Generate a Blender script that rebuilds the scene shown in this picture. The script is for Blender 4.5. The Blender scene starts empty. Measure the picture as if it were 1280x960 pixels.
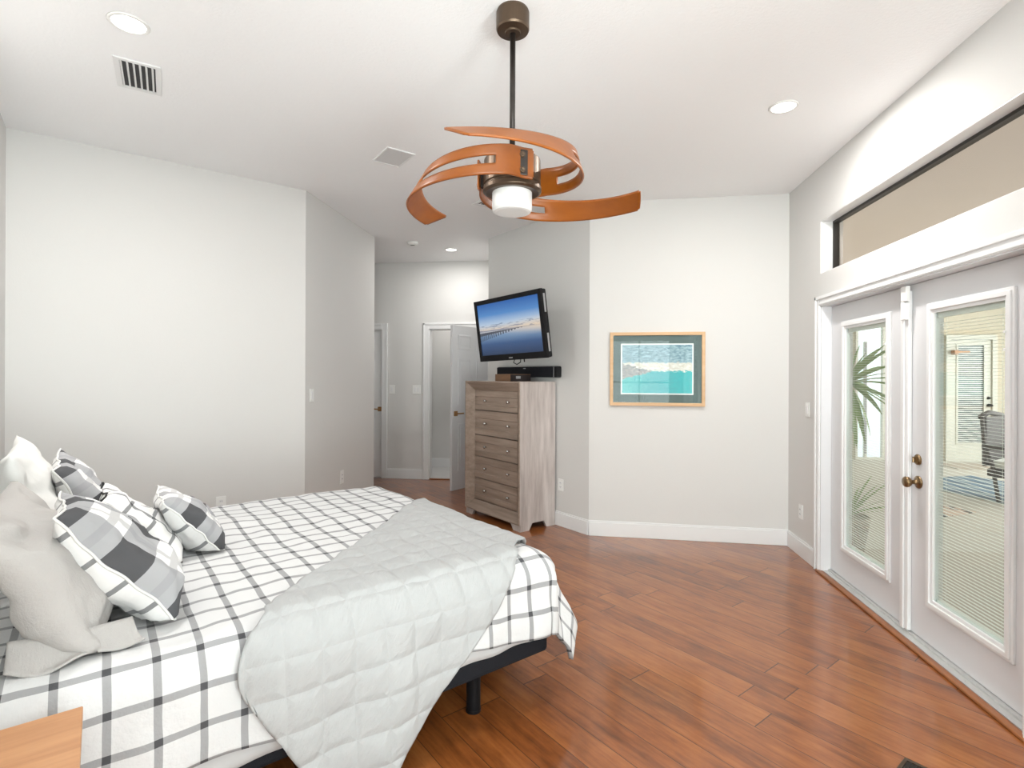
import bpy, bmesh, math, random
from mathutils import Vector, Matrix, noise
random.seed(7)
PI = math.pi
SC = bpy.context.scene
COL = SC.collection
R2 = math.sqrt(2)

# ------------------------------------------------------------------ camera, world, lights, exposure
cd = bpy.data.cameras.new('camera'); cam = bpy.data.objects.new('camera', cd); COL.objects.link(cam)
cd.sensor_width = 36; cd.lens = 665 / 1280 * 36
cd.shift_y = -10.6 / 1280
cd.clip_start = .02
cam.matrix_world = (Matrix.Translation((0, 0, 1.5)) @ Matrix.Rotation(.1281, 4, 'Z')
                    @ Matrix.Rotation(PI / 2, 4, 'X') @ Matrix.Rotation(.0041, 4, 'Z'))
SC.camera = cam

w = bpy.data.worlds.new('sky'); SC.world = w; w.use_nodes = True
w.node_tree.nodes['Background'].inputs[0].default_value = (.86, .93, 1, 1)
w.node_tree.nodes['Background'].inputs[1].default_value = 1.6

SC.view_settings.view_transform = 'Standard'; SC.view_settings.look = 'None'
SC.view_settings.gamma = 1; SC.view_settings.use_curve_mapping = False
SC.view_settings.exposure = 0.08

def area(name, loc, target, sx, sy, power, color=(1, 1, 1)):
    l = bpy.data.lights.new(name, 'AREA'); l.shape = 'RECTANGLE'; l.size = sx; l.size_y = sy
    l.energy = power; l.color = color
    o = bpy.data.objects.new(name, l); COL.objects.link(o); o.location = loc
    o.rotation_euler = (Vector(target) - Vector(loc)).to_track_quat('-Z', 'Y').to_euler()
    return o
# daylight standing in the openings behind the camera and over the sunroom
area('daylight_rear_window', (.85, -3.10, 1.35), (.85, 5, 1.35), 1.45, 2.0, 46, (.95, .97, 1))
area('daylight_side_window', (2.02, -1.1, 1.3), (-3, -1.1, 1.3), 2.4, 2.0, 30, (.95, .97, 1))
# added fill lamps outside those two openings, aimed up to brighten the ceiling
area('upward_fill_rear', (.85, -4.15, .15), (.85, -1.0, 2.6), 2.2, 1.6, 740, (.95, .97, 1))
area('upward_fill_side', (3.05, -1.1, .15), (.3, -.7, 2.6), 2.6, 1.6, 500, (.95, .97, 1))
area('daylight_sunroom', (8.4, 6.5, 1.9), (4, 6.5, .9), 5, 2.0, 250, (1, .98, .95))
CAN_POWER = 31

# ------------------------------------------------------------------ node helpers
class NT:
    def __init__(s, name):
        s.m = bpy.data.materials.new(name); s.m.use_nodes = True
        s.t = s.m.node_tree; s.b = s.t.nodes['Principled BSDF']; s.out = s.t.nodes['Material Output']
    def n(s, kind, **kw):
        x = s.t.nodes.new(kind)
        for k, v in kw.items(): setattr(x, k, v)
        return x
    def l(s, a, b): s.t.links.new(a, b)
    def put(s, sock, v):
        if hasattr(v, 'is_linked') or hasattr(v, 'links'): s.l(v, sock)
        elif isinstance(v, (tuple, list)) and len(v) == 3 and sock.type == 'RGBA': sock.default_value = (*v, 1)
        else: sock.default_value = v
    def M(s, op, a, b=None, c=None):
        x = s.n('ShaderNodeMath', operation=op); s.put(x.inputs[0], a)
        if b is not None: s.put(x.inputs[1], b)
        if c is not None: s.put(x.inputs[2], c)
        return x.outputs[0]
    def mix(s, f, a, b, mode='MIX'):
        x = s.n('ShaderNodeMix', data_type='RGBA', blend_type=mode)
        s.put(x.inputs[0], f); s.put(x.inputs[6], a); s.put(x.inputs[7], b); return x.outputs[2]
    def xyz(s, kind='Object'):
        tc = s.n('ShaderNodeTexCoord'); sp = s.n('ShaderNodeSeparateXYZ'); s.l(tc.outputs[kind], sp.inputs[0])
        return sp.outputs
    def vec(s, x, y, z=0.0):
        c = s.n('ShaderNodeCombineXYZ'); s.put(c.inputs[0], x); s.put(c.inputs[1], y); s.put(c.inputs[2], z); return c.outputs[0]
    def noise(s, vec=None, scale=5, detail=3, rough=.5):
        x = s.n('ShaderNodeTexNoise'); x.inputs['Scale'].default_value = scale; x.inputs['Detail'].default_value = detail
        x.inputs['Roughness'].default_value = rough
        if vec is not None: s.l(vec, x.inputs['Vector'])
        return x.outputs[0]
    def ramp(s, f, stops):
        x = s.n('ShaderNodeValToRGB'); s.l(f, x.inputs[0]); e = x.color_ramp.elements
        while len(e) < len(stops): e.new(.5)
        for q, (p, c) in zip(e, stops): q.position = p; q.color = (*c, 1)
        return x.outputs[0]
    def bump(s, h, strength=.3, dist=.01):
        x = s.n('ShaderNodeBump'); x.inputs['Strength'].default_value = strength; x.inputs['Distance'].default_value = dist
        s.l(h, x.inputs['Height']); s.l(x.outputs[0], s.b.inputs['Normal'])
    def col(s, c): s.put(s.b.inputs['Base Color'], c)
    def rough(s, r): s.put(s.b.inputs['Roughness'], r)

def plain(name, color, rough=.5, metal=0, coat=0, emit=0, ecol=None, spec=.5, nz=0, nscale=40):
    k = NT(name); k.col(color); k.rough(rough); k.b.inputs['Metallic'].default_value = metal
    k.b.inputs['Coat Weight'].default_value = coat
    k.b.inputs['Specular IOR Level'].default_value = spec
    if emit:
        k.put(k.b.inputs['Emission Color'], ecol or color); k.b.inputs['Emission Strength'].default_value = emit
    if nz:
        tc = k.n('ShaderNodeTexCoord'); k.bump(k.noise(tc.outputs['Object'], nscale, 3), nz, .005)
    return k.m

def paint(name, color, scale, strength):
    k = NT(name); k.col(color); k.rough(.75); k.b.inputs['Specular IOR Level'].default_value = .25
    tc = k.n('ShaderNodeTexCoord'); k.bump(k.noise(tc.outputs['Object'], scale, 4, .6), strength, .004); return k.m

M = {}
M['wall'] = paint('wall_paint', (.685, .677, .66), 90, .12)
M['ceiling'] = paint('ceiling_paint', (.90, .90, .905), 60, .5)
M['trim'] = plain('trim_white', (.80, .80, .80), .32)
M['door_white'] = plain('door_white', (.72, .725, .74), .4)
M['plastic_white'] = plain('plastic_white', (.84, .84, .82), .35)
M['metal_white'] = plain('metal_white', (.78, .78, .78), .4)
M['vent_grey'] = plain('vent_grey', (.66, .66, .66), .5)
M['vent_dark'] = plain('vent_dark', (.03, .03, .032), .6)
M['sky_seal'] = plain('bronze_frame', (.035, .032, .03), .45, .2)
M['aluminium'] = plain('threshold_metal', (.62, .62, .61), .38, .5)
M['black_fabric'] = plain('black_fabric', (.014, .015, .019), .75, spec=.2, nz=.3, nscale=300)
M['black_plastic'] = plain('black_plastic', (.008, .008, .009), .4, spec=.18)
M['black_matte'] = plain('black_matte', (.012, .012, .013), .6, spec=.2)
M['grey_plastic'] = plain('grey_plastic', (.32, .32, .33), .4)
M['bronze'] = plain('bronze_metal', (.11, .075, .05), .38, .75)
M['dark_bronze'] = plain('dark_bronze', (.035, .028, .024), .4, .5)
M['brass'] = plain('antique_brass', (.25, .17, .09), .3, .9)
M['copper'] = plain('copper_brass', (.42, .24, .11), .35, .8)
M['chrome'] = plain('chrome', (.7, .7, .7), .2, 1)
M['opal'] = plain('opal_glass', (.70, .70, .69), .35, emit=.03, ecol=(1, .97, .92))
M['lens'] = plain('lit_lens', (1, 1, 1), .4, emit=5, ecol=(1, .97, .92))
M['cream'] = plain('cream_stucco', (.56, .51, .40), .85, nz=.2)
M['cream_trim'] = plain('cream_trim', (.64, .63, .56), .5)
M['sun_ceiling'] = plain('beige_ceiling', (.80, .75, .70), .85, nz=.2)
M['leaf'] = plain('palm_leaf', (.21, .32, .085), .5)
M['trunk'] = plain('palm_trunk', (.22, .15, .09), .85, nz=.5)
M['pot'] = plain('terracotta_pot', (.42, .36, .30), .7)
M['wicker'] = plain('dark_wicker', (.05, .042, .04), .7)
M['cushion'] = plain('pale_cushion', (.74, .76, .74), .85)
M['blind'] = plain('blind_slat', (.86, .87, .84), .5)
M['dark_view'] = plain('dark_pane', (.09, .12, .11), .2)  # one even dark grey-green for the far door's glass

def glass(name, tint=(.95, .98, .96), k0=.05, k1=.5):
    k = NT(name); k.t.nodes.remove(k.b)
    tr = k.n('ShaderNodeBsdfTransparent'); tr.inputs[0].default_value = (*tint, 1)
    gl = k.n('ShaderNodeBsdfGlossy'); gl.inputs['Roughness'].default_value = .02
    lw = k.n('ShaderNodeLayerWeight'); lw.inputs[0].default_value = .35
    f = k.M('MULTIPLY_ADD', k.M('POWER', lw.outputs['Facing'], 3), k1, k0)
    mx = k.n('ShaderNodeMixShader'); k.l(f, mx.inputs[0]); k.l(tr.outputs[0], mx.inputs[1]); k.l(gl.outputs[0], mx.inputs[2])
    k.l(mx.outputs[0], k.out.inputs[0]); return k.m
M['glass'] = glass('door_glass')
M['bronze_glass'] = glass('bronze_tint_glass', (.97, .95, .93), .02, .2)
M['picture_glass'] = glass('picture_glass', (.99, 1, 1), .02, .3)

# floor planks running on the diagonal
def floor_mat():
    k = NT('hardwood_planks'); x, y, z = k.xyz()
    al = k.M('MULTIPLY', k.M('SUBTRACT', x, y), 1 / R2); ac = k.M('MULTIPLY', k.M('ADD', x, y), 1 / R2)
    PW = .148; PL = 1.15
    r = k.M('DIVIDE', ac, PW); row = k.M('FLOOR', r); fr = k.M('SUBTRACT', r, row)
    wn = k.n('ShaderNodeTexWhiteNoise', noise_dimensions='1D'); k.l(row, wn.inputs['W'])
    q = k.M('ADD', k.M('DIVIDE', al, PL), k.M('MULTIPLY', wn.outputs[0], 7.3)); idx = k.M('FLOOR', q); fq = k.M('SUBTRACT', q, idx)
    w2 = k.n('ShaderNodeTexWhiteNoise', noise_dimensions='2D'); k.l(k.vec(row, idx), w2.inputs['Vector'])
    pid = w2.outputs[0]
    g1 = k.noise(k.vec(k.M('MULTIPLY', al, 2.2), k.M('MULTIPLY', ac, 26), k.M('MULTIPLY', pid, 40)), 1.6, 6, .62)
    g2 = k.noise(k.vec(k.M('MULTIPLY', al, 3.5), k.M('MULTIPLY', ac, 7), k.M('MULTIPLY', pid, 90)), 1.3, 4, .6)
    f = k.M('ADD', k.M('ADD', k.M('MULTIPLY', pid, .17), .06), k.M('ADD', k.M('MULTIPLY', g1, .50), k.M('MULTIPLY_ADD', g2, .52, -.13)))
    c = k.ramp(f, [(.26, (.080, .022, .006)), (.42, (.190, .055, .013)), (.56, (.28, .088, .021)), (.78, (.40, .145, .042))])
    ey = k.M('MINIMUM', fr, k.M('SUBTRACT', 1, fr)); ex = k.M('MINIMUM', fq, k.M('SUBTRACT', 1, fq))
    gy = k.M('LESS_THAN', ey, .012); gx = k.M('LESS_THAN', ex, .0022)
    g = k.M('MAXIMUM', k.M('MULTIPLY', gy, .8), k.M('MULTIPLY', gx, .85))
    k.col(k.mix(g, c, (.035, .014, .008)))
    k.put(k.b.inputs['Roughness'], k.M('MULTIPLY_ADD', g2, .16, .24))
    k.b.inputs['Specular IOR Level'].default_value = .2
    k.b.inputs['Coat Weight'].default_value = .9; k.b.inputs['Coat Roughness'].default_value = .13
    h = k.M('SUBTRACT', k.M('MULTIPLY', k.M('SMOOTH_MIN', ey, .06, .03), 8), k.M('MULTIPLY', gx, .5))
    k.bump(k.M('ADD', h, k.M('MULTIPLY', g2, .35)), .22, .004)
    return k.m
M['floor'] = floor_mat()

def wood(name, c0, c1, axis, rough=.5, fine=1.0, stretch=14):
    k = NT(name); x, y, z = k.xyz(); a = {'x': x, 'y': y, 'z': z}
    ins = [k.M('MULTIPLY', a[q], (1.2 if q == axis else stretch) * fine) for q in 'xyz']
    v = k.vec(*ins)
    n1 = k.noise(v, 2.0, 6, .65); n2 = k.noise(v, .7, 3, .5)
    f = k.M('ADD', k.M('MULTIPLY', n1, .6), k.M('MULTIPLY', n2, .5))
    k.col(k.ramp(f, [(.32, c0), (.75, c1)])); k.rough(rough); k.bump(n1, .12, .003); return k.m
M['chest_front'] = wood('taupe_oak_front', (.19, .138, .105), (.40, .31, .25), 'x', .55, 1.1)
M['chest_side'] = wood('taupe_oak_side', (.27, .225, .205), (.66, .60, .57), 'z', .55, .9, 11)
M['oak'] = wood('honey_oak', (.36, .155, .062), (.56, .29, .135), 'x', .42, 1.2, 16)
M['frame_oak'] = wood('pale_oak_frame', (.55, .33, .16), (.74, .50, .29), 'x', .5)
M['blade'] = wood('fan_blade_teak', (.19, .047, .005), (.34, .098, .010), 'x', .36, 1.0, 6)
M['box_wood'] = wood('brown_box', (.12, .06, .03), (.24, .125, .065), 'x', .5)
M['box_dark'] = plain('dark_box_end', (.02, .014, .014), .4)
M['reducer'] = wood('floor_reducer', (.18, .06, .02), (.36, .13, .045), 'y', .3)

def cloth_bump(k, u, v, sc=260, st=.12):
    k.bump(k.noise(k.vec(u, v), sc, 2), st, .002)
def uvxy(k):
    tc = k.n('ShaderNodeTexCoord'); sp = k.n('ShaderNodeSeparateXYZ'); k.l(tc.outputs['UV'], sp.inputs[0]); return sp.outputs[0], sp.outputs[1]
def band(k, x, per, lo, hi):
    f = k.M('FRACT', k.M('DIVIDE', x, per)); return k.M('MULTIPLY', k.M('GREATER_THAN', f, lo / per), k.M('LESS_THAN', f, hi / per))

def windowpane(name, per=.115, wd=.021, ox=.0, oy=.0, base=(.66, .66, .66), grey=(.335, .335, .34), dark=(.075, .075, .08), wob=.013):
    k = NT(name); u, v = uvxy(k)
    n = k.noise(k.vec(u, v), 5, 2)
    u2 = k.M('ADD', u, k.M('MULTIPLY', k.M('SUBTRACT', n, .5), wob)); v2 = k.M('ADD', v, k.M('MULTIPLY', k.M('SUBTRACT', n, .5), -wob))
    fx = band(k, k.M('ADD', u2, ox), per, 0, wd); fy = band(k, k.M('ADD', v2, oy), per, 0, wd)
    c = k.mix(k.M('MAXIMUM', fx, fy), base, grey); c = k.mix(k.M('MULTIPLY', fx, fy), c, dark)
    k.col(c); k.rough(.85); k.b.inputs['Specular IOR Level'].default_value = .15
    k.b.inputs['Sheen Weight'].default_value = .1
    k.bump(k.M('ADD', k.noise(k.vec(u, v), 9, 4, .6), k.M('MULTIPLY', k.noise(k.vec(u, v), 300, 2), .05)), .55, .016); return k.m
M['duvet'] = windowpane('windowpane_cotton', wob=.012, ox=-.048 + .0105 - .014, oy=-.052 + .0105 - .030)
M['pane_check'] = windowpane('windowpane_cushion', .115, .017, .02, .03, (.74, .73, .72), (.24, .24, .245), (.06, .06, .065))

def buffalo(name, sc=1.0, ox=.0, oy=.0):
    k = NT(name); u, v = uvxy(k)
    fx = band(k, k.M('ADD', u, ox + 5), .25 * sc, 0, .12 * sc); fy = band(k, k.M('ADD', v, oy + 5), .25 * sc, 0, .12 * sc)
    tx = band(k, k.M('ADD', u, ox + 5), .25 * sc, .165 * sc, .195 * sc); ty = band(k, k.M('ADD', v, oy + 5), .25 * sc, .165 * sc, .195 * sc)
    c = k.mix(k.M('MAXIMUM', fx, fy), (.75, .74, .73), (.37, .37, .38))
    t = k.M('MAXIMUM', tx, ty)
    c = k.mix(k.M('MULTIPLY', t, .5), c, (.30, .30, .31))
    c = k.mix(k.M('MULTIPLY', fx, fy), c, (.085, .085, .09)); k.col(c); k.rough(.85); k.b.inputs['Specular IOR Level'].default_value = .15
    k.bump(k.noise(k.vec(u, v), 10, 4, .6), .3, .012); return k.m
M['buffalo'] = buffalo('buffalo_check', 1.05, .03, .06)
M['buffalo_small'] = buffalo('buffalo_check_small', .8, .02, .03)

def cloth(name, color, wr=.4, sc=8):
    k = NT(name); u, v = uvxy(k); k.col(color); k.rough(.88); k.b.inputs['Specular IOR Level'].default_value = .12
    k.bump(k.M('ADD', k.noise(k.vec(k.M('MULTIPLY', u, 1.0), k.M('MULTIPLY', v, .5)), sc, 5, .6), k.M('MULTIPLY', k.noise(k.vec(u, v), 350, 2), .06)), wr, .02); return k.m
M['linen'] = cloth('grey_linen', (.44, .42, .405), 1.0, 9)
M['white_cotton'] = cloth('white_cotton', (.72, .71, .69), .4, 7)
M['sheet'] = plain('grey_sheet', (.60, .60, .60), .85)

def quilt_mat():
    k = NT('quilted_grey'); u, v = uvxy(k)
    n = k.noise(k.vec(u, v), 6, 2)
    du = k.M('MULTIPLY', k.M('SUBTRACT', n, .5), .02)
    def line(x, per, wd):
        f = k.M('FRACT', k.M('ADD', k.M('DIVIDE', x, per), 10)); d = k.M('MULTIPLY', k.M('ABSOLUTE', k.M('SUBTRACT', f, .5)), per)
        return k.M('SMOOTH_MIN', k.M('DIVIDE', d, wd), 1, .4)
    a = line(k.M('ADD', u, du), .115, .022); b = line(k.M('ADD', v, du), .115, .022)
    h = k.M('MINIMUM', a, b)
    wr = k.noise(k.vec(k.M('MULTIPLY', k.M('ADD', u, v), 34), k.M('MULTIPLY', k.M('SUBTRACT', u, v), 9)), 1.0, 4, .6)
    k.col(k.mix(wr, (.40, .405, .405), (.455, .46, .46))); k.rough(.85); k.b.inputs['Specular IOR Level'].default_value = .12
    k.bump(k.M('ADD', h, k.M('MULTIPLY', wr, 1.4)), .42, .012); return k.m
M['quilt'] = quilt_mat()

def screen_mat():
    k = NT('tv_picture'); u, v = uvxy(k)
    c = k.ramp(v, [(0, (.020, .045, .11)), (.22, (.05, .115, .27)), (.38, (.22, .36, .56)), (.465, (.62, .62, .66)), (.475, (.20, .23, .33)), (.50, (.80, .70, .60)), (.60, (.55, .70, .88)), (.78, (.10, .30, .68)), (1, (.020, .13, .46))])
    warm = k.M('MULTIPLY', k.M('MAXIMUM', k.M('SUBTRACT', u, .45), 0), k.M('MAXIMUM', k.M('SUBTRACT', 1, k.M('MULTIPLY', k.M('ABSOLUTE', k.M('SUBTRACT', v, .49)), 6)), 0))
    c = k.mix(k.M('MULTIPLY', warm, 1.5), c, (.95, .78, .58))
    # low cloud bank
    cl = k.noise(k.vec(k.M('MULTIPLY', u, 4), k.M('MULTIPLY', v, 16)), 2.2, 4)
    cm = k.M('MULTIPLY', k.M('GREATER_THAN', cl, .56), k.M('LESS_THAN', k.M('ABSOLUTE', k.M('SUBTRACT', v, .545)), .06))
    c = k.mix(k.M('MULTIPLY', cm, .55), c, (.12, .17, .32))
    # pier running away to the right
    deck = k.M('MULTIPLY_ADD', u, .085, .415); dist = k.M('SUBTRACT', v, deck)
    thick = k.M('MAXIMUM', k.M('MULTIPLY_ADD', u, -.12, .085), .006)
    ondeck = k.M('LESS_THAN', k.M('ABSOLUTE', dist), k.M('MULTIPLY', thick, .35))
    post = k.M('MULTIPLY', k.M('LESS_THAN', k.M('FRACT', k.M('MULTIPLY', k.M('POWER', u, .6), 26)), .45), k.M('LESS_THAN', k.M('ABSOLUTE', k.M('ADD', dist, k.M('MULTIPLY', thick, .6))), thick))
    pm = k.M('MULTIPLY', k.M('MAXIMUM', ondeck, post), k.M('LESS_THAN', u, .72))
    c = k.mix(k.M('MULTIPLY', pm, .85), c, (.025, .03, .05))
    k.col((.01, .01, .01)); k.rough(.25); k.put(k.b.inputs['Emission Color'], c); k.b.inputs['Emission Strength'].default_value = .74; return k.m
M['screen'] = screen_mat()

def photo_mat():
    k = NT('lagoon_print'); u, v = uvxy(k)
    n = k.noise(k.vec(k.M('MULTIPLY', u, 7), k.M('MULTIPLY', v, 11)), 2.2, 6, .7)
    n = k.M('MULTIPLY_ADD', k.M('SUBTRACT', n, .5), 3.0, .5); n.node.use_clamp = True
    trees = k.mix(n, (.05, .16, .22), (.42, .60, .66))
    beach = k.mix(n, (.55, .52, .42), (.85, .85, .80))
    water = k.ramp(k.M('ADD', u, k.M('MULTIPLY', k.M('SUBTRACT', n, .5), .5)), [(.1, (.10, .50, .50)), (.5, (.03, .36, .40)), (.9, (.02, .44, .46))])
    rock = k.mix(n, (.10, .14, .17), (.55, .50, .46))
    vv = k.M('ADD', v, k.M('MULTIPLY', k.M('SUBTRACT', n, .5), .07))
    c = k.mix(k.M('GREATER_THAN', vv, .46), water, beach); c = k.mix(k.M('GREATER_THAN', vv, .63), c, trees)
    rk = k.M('LESS_THAN', k.M('ADD', k.M('MULTIPLY', k.M('ABSOLUTE', k.M('SUBTRACT', vv, .45)), 2.2), k.M('MULTIPLY', u, .8)), .36)
    c = k.mix(rk, c, rock)
    k.col(c); k.rough(.5); return k.m
M['print'] = photo_mat()
M['mat_green'] = plain('green_mount', (.075, .12, .115), .8)
M['mat_white'] = plain('white_mount', (.82, .84, .82), .8)

def rug_mat():
    k = NT('striped_rug'); x, y, z = k.xyz()
    f = k.M('FRACT', k.M('MULTIPLY', x, 3.2)); c = k.ramp(f, [(.0, (.10, .17, .24)), (.48, (.10, .17, .24)), (.52, (.36, .42, .44)), (.72, (.36, .42, .44)), (.76, (.05, .09, .14))])
    k.col(c); k.rough(.9); return k.m
M['rug'] = rug_mat()
def doormat_mat():
    k = NT('check_doormat'); x, y, z = k.xyz()
    ck = k.n('ShaderNodeTexChecker'); ck.inputs['Scale'].default_value = 14; tc = k.n('ShaderNodeTexCoord'); k.l(tc.outputs['Object'], ck.inputs[0])
    e = k.M('GREATER_THAN', k.M('ABSOLUTE', x), .13)
    k.col(k.mix(k.M('MULTIPLY', e, ck.outputs['Fac']), (.58, .44, .36), (.06, .06, .06))); k.rough(.9); return k.m
M['doormat'] = doormat_mat()
def tile(name, base, grout, per):
    k = NT(name); x, y, z = k.xyz()
    ex = k.M('ABSOLUTE', k.M('SUBTRACT', k.M('FRACT', k.M('DIVIDE', x, per)), .5)); ey = k.M('ABSOLUTE', k.M('SUBTRACT', k.M('FRACT', k.M('DIVIDE', y, per)), .5))
    n = k.noise(k.vec(k.M('MULTIPLY', x, 3), k.M('MULTIPLY', y, 9)), 2, 5)
    g = k.M('GREATER_THAN', k.M('MAXIMUM', ex, ey), .492)
    k.col(k.mix(g, k.mix(n, tuple(c * .86 for c in base), base), grout)); k.rough(.35); return k.m
M['bath_tile'] = tile('pale_floor_tile', (.62, .61, .60), (.5, .5, .49), .6)
M['sun_floor'] = plain('sunroom_carpet', (.50, .47, .42), .95, nz=.4, nscale=120)

# ------------------------------------------------------------------ mesh helpers
def nbm(): return bmesh.new()
def box(bm, x0, x1, y0, y1, z0, z1, mi=0):
    v = [bm.verts.new(p) for p in ((x0, y0, z0), (x1, y0, z0), (x1, y1, z0), (x0, y1, z0), (x0, y0, z1), (x1, y0, z1), (x1, y1, z1), (x0, y1, z1))]
    for f in ((0, 3, 2, 1), (4, 5, 6, 7), (0, 1, 5, 4), (1, 2, 6, 5), (2, 3, 7, 6), (3, 0, 4, 7)):
        bm.faces.new([v[i] for i in f]).material_index = mi
    return bm
def prism(bm, pts, z0, z1):
    a = [bm.verts.new((p[0], p[1], z0)) for p in pts]; b = [bm.verts.new((p[0], p[1], z1)) for p in pts]; n = len(pts)
    bm.faces.new(a[::-1]); bm.faces.new(b)
    for i in range(n): bm.faces.new((a[i], a[(i + 1) % n], b[(i + 1) % n], b[i]))
    return bm
def seg(bm, p0, p1, z0, z1, d0, d1):
    p0 = Vector(p0); p1 = Vector(p1); d = (p1 - p0).normalized(); n = Vector((-d.y, d.x))
    pts = [p0 + n * d0, p1 + n * d0, p1 + n * d1, p0 + n * d1]
    return prism(bm, pts, z0, z1)
def cyl(bm, p0, p1, r0, r1=None, n=24, caps=True):
    r1 = r0 if r1 is None else r1
    p0 = Vector(p0); p1 = Vector(p1); q = (p1 - p0).to_track_quat('Z', 'Y')
    a = [bm.verts.new(p0 + q @ Vector((r0 * math.cos(2 * PI * i / n), r0 * math.sin(2 * PI * i / n), 0))) for i in range(n)]
    b = [bm.verts.new(p1 + q @ Vector((r1 * math.cos(2 * PI * i / n), r1 * math.sin(2 * PI * i / n), 0))) for i in range(n)]
    for i in range(n): bm.faces.new((a[i], a[(i + 1) % n], b[(i + 1) % n], b[i]))
    if caps: bm.faces.new(a[::-1]); bm.faces.new(b)
    return bm
def lathe(bm, prof, n=32, org=(0, 0, 0), axis='Z'):
    rings = []
    for r, z in prof:
        ring = []
        for i in range(n):
            a = 2 * PI * i / n; p = Vector((r * math.cos(a), r * math.sin(a), z))
            if axis == 'X': p = Vector((p.z, p.x, p.y))
            elif axis == 'Y': p = Vector((p.x, p.z, -p.y))
            ring.append(bm.verts.new(p + Vector(org)))
        rings.append(ring)
    for a, b in zip(rings, rings[1:]):
        for i in range(n): bm.faces.new((a[i], a[(i + 1) % n], b[(i + 1) % n], b[i]))
    if prof[0][0] > 1e-5: bm.faces.new(rings[0][::-1])
    if prof[-1][0] > 1e-5: bm.faces.new(rings[-1])
    return bm
def tube(bm, pts, r, n=8):
    pts = [Vector(p) for p in pts]; prev = None; q = None
    for i, p in enumerate(pts):
        d = (pts[min(i + 1, len(pts) - 1)] - pts[max(i - 1, 0)]).normalized()
        q = d.to_track_quat('Z', 'Y') if q is None else (q @ Vector((0, 0, 1))).rotation_difference(d) @ q
        ring = [bm.verts.new(p + q @ Vector((r * math.cos(2 * PI * k / n), r * math.sin(2 * PI * k / n), 0))) for k in range(n)]
        if prev:
            for k in range(n): bm.faces.new((prev[k], prev[(k + 1) % n], ring[(k + 1) % n], ring[k]))
        else: bm.faces.new(ring[::-1])
        prev = ring
    bm.faces.new(prev); return bm
def frame4(bm, x0, x1, z0, z1, wd, y0, y1):
    """picture-frame ring in the local XZ plane with mitred corners"""
    O = ((x0, z0), (x1, z0), (x1, z1), (x0, z1)); I = ((x0 + wd, z0 + wd), (x1 - wd, z0 + wd), (x1 - wd, z1 - wd), (x0 + wd, z1 - wd))
    vs = [[bm.verts.new((p[0], y, p[1])) for p in L] for L, y in ((O, y0), (I, y0), (I, y1), (O, y1))]
    for i in range(4):
        j = (i + 1) % 4
        for a, b in ((0, 1), (1, 2), (2, 3), (3, 0)): bm.faces.new((vs[a][i], vs[a][j], vs[b][j], vs[b][i]))
    return bm

def cloth_grid(SS, TT, fn, uvs):
    bm = nbm(); uvl = bm.loops.layers.uv.new('UVMap')
    V = [[bm.verts.new(fn(i, j)) for j in range(TT)] for i in range(SS)]
    for i in range(SS - 1):
        for j in range(TT - 1):
            f = bm.faces.new((V[i][j], V[i + 1][j], V[i + 1][j + 1], V[i][j + 1]))
            for l, (p, q) in zip(f.loops, ((i, j), (i + 1, j), (i + 1, j + 1), (i, j + 1))): l[uvl].uv = uvs(p, q)
    return bm
def lerp(a, b, f): return a + (b - a) * f
def obj(name, bm, mat, parent=None, smooth=False, bevel=0, sub=0, solid=0, kind=None):
    bmesh.ops.recalc_face_normals(bm, faces=bm.faces[:])
    me = bpy.data.meshes.new(name); bm.to_mesh(me); bm.free()
    for m in (mat if isinstance(mat, (list, tuple)) else [mat]): me.materials.append(m)
    if smooth:
        for p in me.polygons: p.use_smooth = True
    o = bpy.data.objects.new(name, me); COL.objects.link(o); o.parent = parent
    if solid:
        x = o.modifiers.new('s', 'SOLIDIFY'); x.thickness = solid; x.offset = 0
    if bevel:
        x = o.modifiers.new('b', 'BEVEL'); x.width = bevel; x.segments = 2; x.limit_method = 'ANGLE'; x.angle_limit = .7
    if sub:
        x = o.modifiers.new('u', 'SUBSURF'); x.levels = sub; x.render_levels = sub
    if kind: o['kind'] = kind
    return o
def struct(name, bm, mat, parent=None, **kw):
    return obj(name, bm, mat, parent, kind=None if parent else 'structure', **kw)
def tag(o, label, cat, group=None):
    o['label'] = label; o['category'] = cat
    if group: o['group'] = group
    return o
def thing(name, label, cat, loc=(0, 0, 0), rz=0, group=None, rot=None):
    o = bpy.data.objects.new(name, None); COL.objects.link(o); o.location = loc; o.rotation_euler = rot or (0, 0, rz)
    o.empty_display_size = .1
    return tag(o, label, cat, group)
def sempty(name, loc=(0, 0, 0), rz=0):
    o = bpy.data.objects.new(name, None); COL.objects.link(o); o.location = loc; o.rotation_euler = (0, 0, rz); o['kind'] = 'structure'; return o
def setuv(o, fn):
    uv = o.data.uv_layers.new(name='UVMap')
    for l in o.data.loops: uv.data[l.index].uv = fn(o.data.vertices[l.vertex_index].co)

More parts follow.
